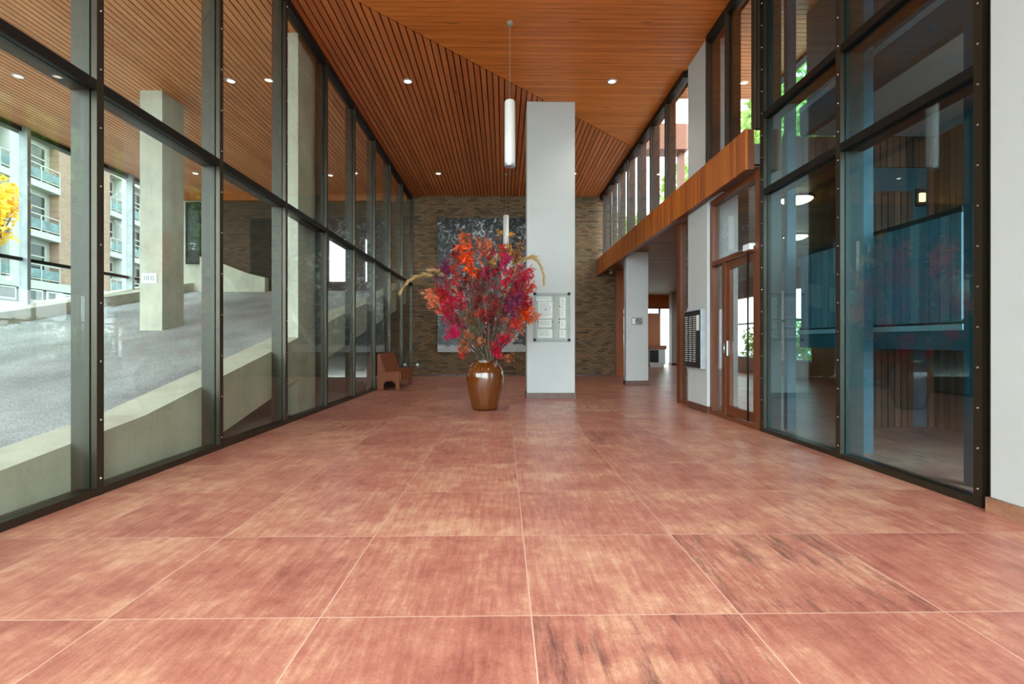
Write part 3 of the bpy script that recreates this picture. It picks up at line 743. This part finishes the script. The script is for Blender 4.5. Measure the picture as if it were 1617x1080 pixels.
# bench
b = empty('wooden_bench', (-2.62, 12.4, 0), 'reddish wooden bench against the far end of the left glass wall', 'bench')
sp_ = [(-2.89,0),(-2.89,.80),(-2.85,.80),(-2.76,.43),(-2.72,.40),(-2.38,.40),(-2.38,0),(-2.47,0),(-2.47,.14),(-2.53,.20),(-2.68,.20),(-2.74,.14),(-2.74,0)]
MB().prism(sp_, 'y', 11.6, 11.66).build('side_panel', M['benchwood'], b, bevel=.006)
MB().prism(sp_, 'y', 13.14, 13.2).build('side_panel', M['benchwood'], b, bevel=.006)
MB().box(-2.74, -2.36, 11.6, 13.2, .40, .43).build('seat', M['benchwood'], b, bevel=.006)
MB().prism([(-2.875,.83),(-2.83,.83),(-2.70,.42),(-2.745,.42)], 'y', 11.6, 13.2).build('backrest', M['benchwood'], b, bevel=.005)
MB().box(-2.39, -2.36, 11.66, 13.14, .20, .40).build('front_rail', M['benchwood'], b, bevel=.004)

# pendants
def pendant(x, y, label):
    o = empty('pendant_lamp', (x, y, 3.66), label, 'lamp', 'white tube pendants')
    MB().lathe([(.03,-.06),(.045,-.05),(.045,0)], (x,y,ZC), 24).build('ceiling_rose', M['cable'], o, True)
    MB().tube([(x,y,4.6),(x,y,ZC-.05)], .004, 6).build('cord', M['cable'], o)
    tb = MB().lathe([(.068,0),(.078,.012),(.078,.93),(.066,.95),(.01,.955)], (x,y,3.66), 32).build('shade', M['lamp'], o, True)
    MB().lathe([(.0735,-.012),(.08,-.006),(.08,.03)], (x,y,3.66), 32).build('end_ring', M['greymetal'], o, True)
pendant(.093, 7.36, 'white tube pendant hanging close in front of the white column')
pendant(.07, 14.0, 'further white tube pendant hanging before the large print')

# downlights
def downlight(x, y, label):
    o = empty('downlight', (x, y, ZC), label, 'downlight', 'round recessed downlights')
    MB().lathe([(.06,-.002),(.065,-.014),(.085,-.012),(.09,0)], (x,y,ZC), 28, capb=False).build('ring', M['greymetal'], o, True)
    MB().lathe([(.01,-.012),(.045,-.010),(.064,-.006)], (x,y,ZC), 24).build('lens', M['downlight'], o, True)
    return o
for x, y, lb in [(-1.71,9.06,'round downlight in the lengthways boards, before the left glass'),(1.94,9.0,'round downlight in the crossways boards right of the pendant'),
                 (-1.8,14.0,'far downlight near the brick wall, left of the pendant'),(1.94,13.95,'far downlight half hidden beside the white column'),
                 (-8.5,9.0,'soffit downlight over the ramp at the outer side of the concrete column'),(-4.86,9.1,'soffit downlight between the two concrete columns'),
                 (-8.5,14.1,'farther soffit downlight over the outer half of the ramp'),(-4.83,14.2,'farther soffit downlight above the head of the ramp, near the glass'),
                 (-1.71,4.1,'downlight above the foreground floor on the left'),(1.94,4.1,'downlight above the foreground floor on the right'),(-1.71,-.8,'downlight above the entrance on the left'),(1.94,-.8,'downlight above the entrance on the right')]:
    downlight(x, y, lb)
    L = bpy.data.lights.new('downlight_bulb', 'SPOT'); L.energy = 22; L.color = (1,.92,.82); L.spot_size = math.radians(125); L.spot_blend = .8; L.shadow_soft_size = .06
    lo = bpy.data.objects.new('downlight_bulb', L); COL.objects.link(lo); lo.location = (x, y, ZC-.03)

# large print
o = MB().box(-2.1, .82, YB-.06, YB-.005, .78, 5.05).build('wall_picture', M['picture']); tag(o, 'large black and white print on the brick end wall', 'picture')
# small wall fitting
f_ = empty('wall_fitting', (-2.74, YB-.02, .4), 'small pale round fitting low on the brick wall beside the bench', 'wall fitting')
MB().tube([(-2.74,YB-.01,.38),(-2.74,YB-.05,.38)], .05, 16).build('plate', M['greymetal'], f_)
MB().tube([(-2.74,YB-.05,.38),(-2.74,YB-.1,.37)], [.028,.02], 14).build('spout', M['sign_w'], f_)

# notice board on the free column
YN = 9.78
nb = empty('notice_board', (.93, YN-.02, 1.12), 'grey framed notice board on the free standing white column', 'notice board')
MB().box(.60, 1.27, YN-.02, YN-.003, 1.135, 2.035).build('backing', M['board_back'], nb)
fr = MB().box(.585,.625,YN-.045,YN-.003,1.15,2.02).box(1.245,1.285,YN-.045,YN-.003,1.15,2.02).box(.6,1.27,YN-.045,YN-.003,1.12,1.16).box(.6,1.27,YN-.045,YN-.003,2.01,2.05)
fr.build('frame', M['frame_alu'], nb)
for cx in (.605, 1.265):
    for cz in (1.14, 2.03):
        MB().box(cx-.028, cx+.028, YN-.05, YN-.003, cz-.028, cz+.028).build('corner_cap', M['blackmetal'], nb, bevel=.006)
MB().box(.955, .985, YN-.035, YN-.02, 1.16, 2.01).build('divider', M['frame_alu'], nb)
def nbx(u): return .59+(u-155)/575*.687
def nbz(w_): return 2.045-(w_-155)/790*.92
for j, (u0,w0,u1,w1,lb) in enumerate([(190,215,440,285,'narrow header sheet at the top left of the notice board'),(225,300,455,575,'tall printed sheet on the left of the notice board'),
      (235,600,440,720,'small sheet in the left middle of the notice board'),(215,760,455,895,'sheet at the bottom left of the notice board'),(575,225,668,570,'tall narrow sheet on the right of the notice board'),
      (575,600,668,745,'small sheet on the right, below the tall one, in the notice board'),(570,765,668,895,'sheet at the bottom right of the notice board')]):
    s_ = empty('notice_sheet', (nbx((u0+u1)/2), YN-.022, nbz(w1)), lb, 'paper', 'papers on the notice board')
    MB().box(nbx(u0), nbx(u1), YN-.0235, YN-.021, nbz(w1), nbz(w0)).build('sheet', M['paper'], s_)
    t_ = MB(); z = nbz(w0)-.03
    while z > nbz(w1)+.03:
        t_.box(nbx(u0)+.02, nbx(u1)-.02-R.uniform(0,.06), YN-.0245, YN-.0238, z, z+.006); z -= .022
    if t_.v: t_.build('print_lines', M['ink_g'], s_)
for u, w_, lb in [(342,425,'black magnet on the tall left sheet of the notice board'),(572,376,'black magnet on the tall right sheet of the notice board'),(566,590,'black magnet in the middle right of the notice board'),(564,640,'lower of the two black magnets in the middle right'),(450,630,'black magnet at the right of the small left sheet'),(222,634,'black magnet at the notice board\'s left edge')]:
    o = MB().tube([(nbx(u),YN-.0245,nbz(w_)),(nbx(u),YN-.034,nbz(w_))], .012, 14).build('magnet', M['blackmetal']); tag(o, lb, 'magnet', 'magnets on the notice board')

# directory board on the wall pier
db = empty('directory_board', (3.08, 8.1, .68), 'black letter board in a pale case on the white wall pier', 'directory board')
MB().box(3.045, 3.12, 7.75, 8.44, .68, 1.61).build('case', M['greymetal'], db, bevel=.004)
MB().box(3.036, 3.045, 7.765, 8.425, .695, 1.595).build('felt', M['blackfelt'], db)
MB().box(3.031, 3.036, 7.79, 7.90, 1.28, 1.52).build('paper_strip', M['paper'], db)
for y0, y1 in ((8.28,8.39),(8.10,8.22),(7.94,8.05)):
    m = MB(); z = 1.5
    while z > .76:
        yy = y0
        while yy < y1-.01:
            w_ = R.uniform(.008,.02); m.box(3.033, 3.036, yy, yy+w_, z, z+.012); yy += w_+.006
        z -= .034
    m.build('lettering', M['letter'], db)
# sign on the column under the gallery
ns = empty('no_smoking_sign', (3.42, 12.84, 1.53), 'small pale sign with a ringed slash on the column under the gallery', 'sign')
MB().box(3.27, 3.56, 12.836, 12.848, 1.53, 1.73).build('plate', M['sign_g'], ns)
ring = MB(); n = 28; cx, cz = 3.455, 1.63
for k in range(n):
    w0, w1 = 2*math.pi*k/n, 2*math.pi*(k+1)/n
    ring.hexa([(cx+r_*math.cos(w_), yv, cz+r_*math.sin(w_)) for yv in (12.832, 12.836) for r_, w_ in ((.055,w0),(.075,w0),(.075,w1),(.055,w1))])
ring.hexa([(cx-.05,12.831,cz+.03),(cx-.03,12.831,cz+.05),(cx+.05,12.831,cz-.03),(cx+.03,12.831,cz-.05),(cx-.05,12.836,cz+.03),(cx-.03,12.836,cz+.05),(cx+.05,12.836,cz-.03),(cx+.03,12.836,cz-.05)])
ring.build('ringed_slash', M['ink'], ns)
MB().box(3.285, 3.355, 12.832, 12.836, 1.56, 1.70).build('pale_panel', M['sign_w'], ns)
hk = tag(MB().tube([(3.13,12.9,3.38),(3.09,12.9,3.3),(3.12,12.9,3.24)], .018, 8).build('wall_hook', M['chrome'], None, True), 'small pale hook at the top corner of the column with the sign', 'hook')

# ------------------------------------------------------------------ rear glass front behind the camera
for j in range(4):
    x0 = XL+j*1.55
    b = empty('window_%d' % (70+j), (x0+.77, YR, 0), '%s bay of the entrance glass behind the camera' % ORD[j], 'glazed bay', 'entrance glass', 'structure')
    MB().box(x0-.03, x0+.03, YR-.1, YR+.05, 0, ZC).build('mullion', M['bronze'], b)
    MB().box(x0+.03, x0+1.52, YR-.06, YR+.03, ZT-.035, ZT+.035).build('transom', M['blackmetal'], b)
    MB().box(x0+.02, x0+1.53, YR-.01, YR, .02, ZC).build('pane', M['glass'], b)
struct(MB().box(3.3, 3.6, YR, 2.2, 0, ZC), 'wall_right', M['white'], 'white side wall near the entrance, right of the camera', 'wall')

# ------------------------------------------------------------------ outside
struct(MB().box(-80, -10.62, -40, 80, -.5, 1.2).box(-10.62, 60, -40, YR, -.5, -.12).box(9.2, 60, YR, 80, -.5, -.1).box(-10.62, 9.2, 25.2, 80, -.5, -.1).box(-10.62, 3.57, 16.5, 25.2, -.5, 2.7), 'ground', M['ground'], 'grey paved ground around the building', 'ground')

# apartment block, facade angled away from the ramp
ap = empty('apartment_building', (-25.5, 27.4, 1.2), 'white and pinkish brick apartment block with balconies beyond the ramp', 'building')
ang = math.atan(.131); fdir = Vector((-math.sin(ang), math.cos(ang), 0)); fn = Vector((math.cos(ang), math.sin(ang), 0))
P0 = Vector((-25.5, 27.4, 0))
def fb(mb, t0, t1, n0, n1, z0, z1):     # box in facade coordinates (t along, n outwards)
    pts = []
    for z in (z0, z1):
        for t_, n_ in ((t0,n0),(t0,n1),(t1,n1),(t1,n0)):
            q = P0+fdir*t_+fn*n_; pts.append((q.x,q.y,z))
    mb.hexa(pts); return mb
FL = [4.45, 7.2, 9.95, 12.7, 15.45]
fb(MB(), -34, 30, -9, -.45, 1.2, 15.6).build('wall', M['apt_white'], ap)
fb(MB(), -34, 30, -1.2, .1, 1.2, 3.2).build('basement_wall', M['conc_g'], ap)
fb(MB(), -34, 30, -9.3, .35, 15.6, 15.9).build('roof_slab', M['apt_white'], ap)
fb(MB(), -34, 30, -1.2, .14, 4.0, 4.45).build('plinth_band', M['apt_white'], ap)
PER = 9.3
for rep in range(-3, 3):
    o0 = rep*PER
    fb(MB(), o0+2.35, o0+6.95, -.45, .05, 4.45, 15.6).build('brick_pier', M['brick_apt'], ap)
    fb(MB(), o0+8.75, o0+9.0, -.45, .1, 4.45, 15.6).build('party_wall', M['apt_white'], ap)
    fb(MB(), o0-1.1, o0-.45, -.45, .07, 4.45, 15.6).build('white_pier', M['apt_white'], ap)
    for k in range(4):
        z = FL[k]
        for t0, t1 in ((o0-.45, o0+2.35), (o0+6.95, o0+8.2)):
            if k: fb(MB(), t0, t1, -.45, .14, z-.36, z).build('balcony_slab', M['apt_white'], ap)
            wn = MB()
            a0, a1 = t0+.15, t0+(t1-t0)*.86
            zt, zb = z+2.15, z+.05
            for q in (a0, (a0+a1)/2-.04, a1-.08): fb(wn, q, q+.09, -.45, -.36, zb, zt)
            for q in (zb, zb+1.35, zt-.08): fb(wn, a0, a1, -.45, -.36, q, q+.08)
            w_ = wn.build('window_frame', M['apt_white'], ap)
            fb(MB(), a0, a1, -.45, -.4, zb, zt).build('pane', M['apt_glass'], w_)
            rl = MB()
            fb(rl, t0, t1, .06, .12, z+.87, z+.93); fb(rl, t0, t1, .06, .12, z+.1, z+.15)
            n = max(2, int((t1-t0)/1.2))
            for i in range(n+1): 
                q = t0+(t1-t0-.05)*i/n; fb(rl, q, q+.05, .06, .12, z, z+.9)
            r_ = rl.build('balustrade', M['apt_white'], ap)
            fb(MB(), t0+.06, t1-.06, .075, .095, z+.18, z+.66).build('balustrade_panel', M['balu'], r_)
    for t0 in (o0-2.0, o0-.2, o0+1.3, o0+3.2):
        wn = MB(); fb(wn, t0, t0+1.2, .1, .15, 3.3, 3.95)
        w_ = wn.build('basement_window', M['apt_white'], ap)
        fb(MB(), t0+.1, t0+1.1, .15, .17, 3.4, 3.87).build('pane', M['apt_glass'], w_)
q = P0+fdir*2.3+fn*.45
ac = empty('air_conditioner', (q.x, q.y, 3.2), 'white outdoor unit below the balconies of the apartment block', 'air conditioner')
ax_ = MB(); fb(ax_, 1.9, 2.9, .17, .55, 3.2, 3.85); ax_.build('casing', M['apt_white'], ac)
fb(MB(), 2.05, 2.5, .55, .57, 3.28, 3.76).build('fan_grille', M['balu'], ac)

def crown(mb, c, r, n, size):
    blobs = [(Vector(c)+Vector((R.uniform(-.6,.6)*r[0], R.uniform(-.6,.6)*r[1], R.uniform(-.6,.6)*r[2])), R.uniform(.3,.5)) for _ in range(18)]
    for _ in range(n):
        b0, k = R.choice(blobs); q = rv(); q = q.normalized()*(q.length**.4)
        p = b0+Vector((q.x*r[0]*k, q.y*r[1]*k, q.z*r[2]*k))
        star(mb, p, rv()+Vector((0,0,.6)), size*R.uniform(.7,1.3), 3, R.uniform(0,6))
def tree(name, x, y, z0, h, r, m, n, size, label, group=None, cat='tree'):
    o = empty(name, (x, y, z0), label, cat, group)
    MB().tube([(x,y,z0),(x+.1,y,z0+h*.4),(x,y+.1,z0+h*.8)], [.22*h/10,.16*h/10,.05*h/10], 10).build('trunk', M['bark'], o, True)
    mb = MB()
    for i in range(7):
        w = i*.9; a_ = Vector((x,y,z0+h*(.35+.05*i))); e = Vector((x+math.cos(w)*r[0]*.6, y+math.sin(w)*r[1]*.6, z0+h*.65+r[2]*.3))
        mb.tube([a_, a_.lerp(e,.5)+Vector((0,0,.2)), e], [.07*h/10,.05*h/10,.02*h/10], 6)
    mb.build('limbs', M['bark'], o)
    mb = MB(); crown(mb, (x,y,z0+h*.72), r, n, size); mb.build('foliage', m, o)
    return o
tree('yellow_tree', -17.9, 17.9, 1.2, 6.2, (1.0,.9,1.25), M['yellow'], 1100, .12, 'young tree with bright yellow autumn leaves before the apartments')
GT = 'green trees beyond the clerestory'
first = tree('green_tree', 12.5, 22, -.1, 13, (4.2,4.2,4.4), M['green'], 5200, .24, 'tall leafy green tree outside beyond the clerestory windows', GT)
for (x, y, rz, s_) in [(13.5,34,1.3,1.05),(13,47,2.6,1.0),(24,26,.6,1.15),(16,9.5,3.3,1.0)]:
    c = copy_tree(first); c.location = (x, y, -.1); c.rotation_euler = (0,0,rz); c.scale = (s_,s_,s_)
def shrub(x, y, label):
    o = empty('shrub', (x, y, -.1), label, 'shrub', 'shrubs outside the hall window')
    MB().tube([(x,y,-.1),(x+.05,y,.6),(x,y,1.2)], [.04,.03,.015], 7).build('stem', M['bark'], o, True)
    mb = MB(); crown(mb, (x,y,1.05), (.8,.8,.95), 900, .09); mb.build('foliage', M['green'], o); return o
s0 = shrub(10.3, 17.2, 'bright green shrub outside the hall side window')
for x, y in ((10.4,18.9),(10.2,15.6),(10.6,20.6)):
    c = copy_tree(s0); c.location = (x, y, -.1); c.rotation_euler = (0,0,R.uniform(0,6))
c = copy_tree(s0); c.location = (5.6, 26.4, -.1); c['label'] = 'green shrub outside the far end of the hall'; c['group'] = 'shrubs beyond the far hall window'

# ------------------------------------------------------------------ camera, sky, view
cam = bpy.data.cameras.new('camera'); cam.sensor_width = 36; cam.lens = 798/1617*36; cam.clip_end = 500
co = bpy.data.objects.new('camera', cam); COL.objects.link(co)
co.location = (0, 0, H); co.rotation_euler = (math.pi/2, 0, -TH)
sc.camera = co
wld = bpy.data.worlds.new('sky'); sc.world = wld; wld.use_nodes = True
nt = wld.node_tree; nt.nodes.clear()
ou = nt.nodes.new('ShaderNodeOutputWorld'); bg = nt.nodes.new('ShaderNodeBackground')
# overcast sky, brighter towards the hidden sun behind the camera
tc = nt.nodes.new('ShaderNodeTexCoord'); dt = nt.nodes.new('ShaderNodeVectorMath'); dt.operation = 'DOT_PRODUCT'
dt.inputs[1].default_value = Vector((-.25,-.87,.42)).normalized(); nt.links.new(tc.outputs['Generated'], dt.inputs[0])
mr = nt.nodes.new('ShaderNodeMapRange'); mr.interpolation_type = 'SMOOTHSTEP'
mr.inputs[1].default_value = -.1; mr.inputs[2].default_value = 1.0; mr.inputs[3].default_value = 1.35; mr.inputs[4].default_value = 4.0
nt.links.new(dt.outputs['Value'], mr.inputs[0]); nt.links.new(mr.outputs[0], bg.inputs[1])
bg.inputs[0].default_value = (.84,.94,1.0,1)
nt.links.new(bg.outputs[0], ou.inputs[0])
sc.view_settings.view_transform = 'Standard'; sc.view_settings.look = 'None'
sc.view_settings.gamma = 1; sc.view_settings.use_curve_mapping = False
sc.view_settings.exposure = 2.0
cy_ = sc.cycles
cy_.use_denoising = True; cy_.max_bounces = 10; cy_.diffuse_bounces = 5; cy_.glossy_bounces = 5
cy_.transparent_max_bounces = 32; cy_.sample_clamp_indirect = 8; cy_.caustics_reflective = False; cy_.caustics_refractive = False
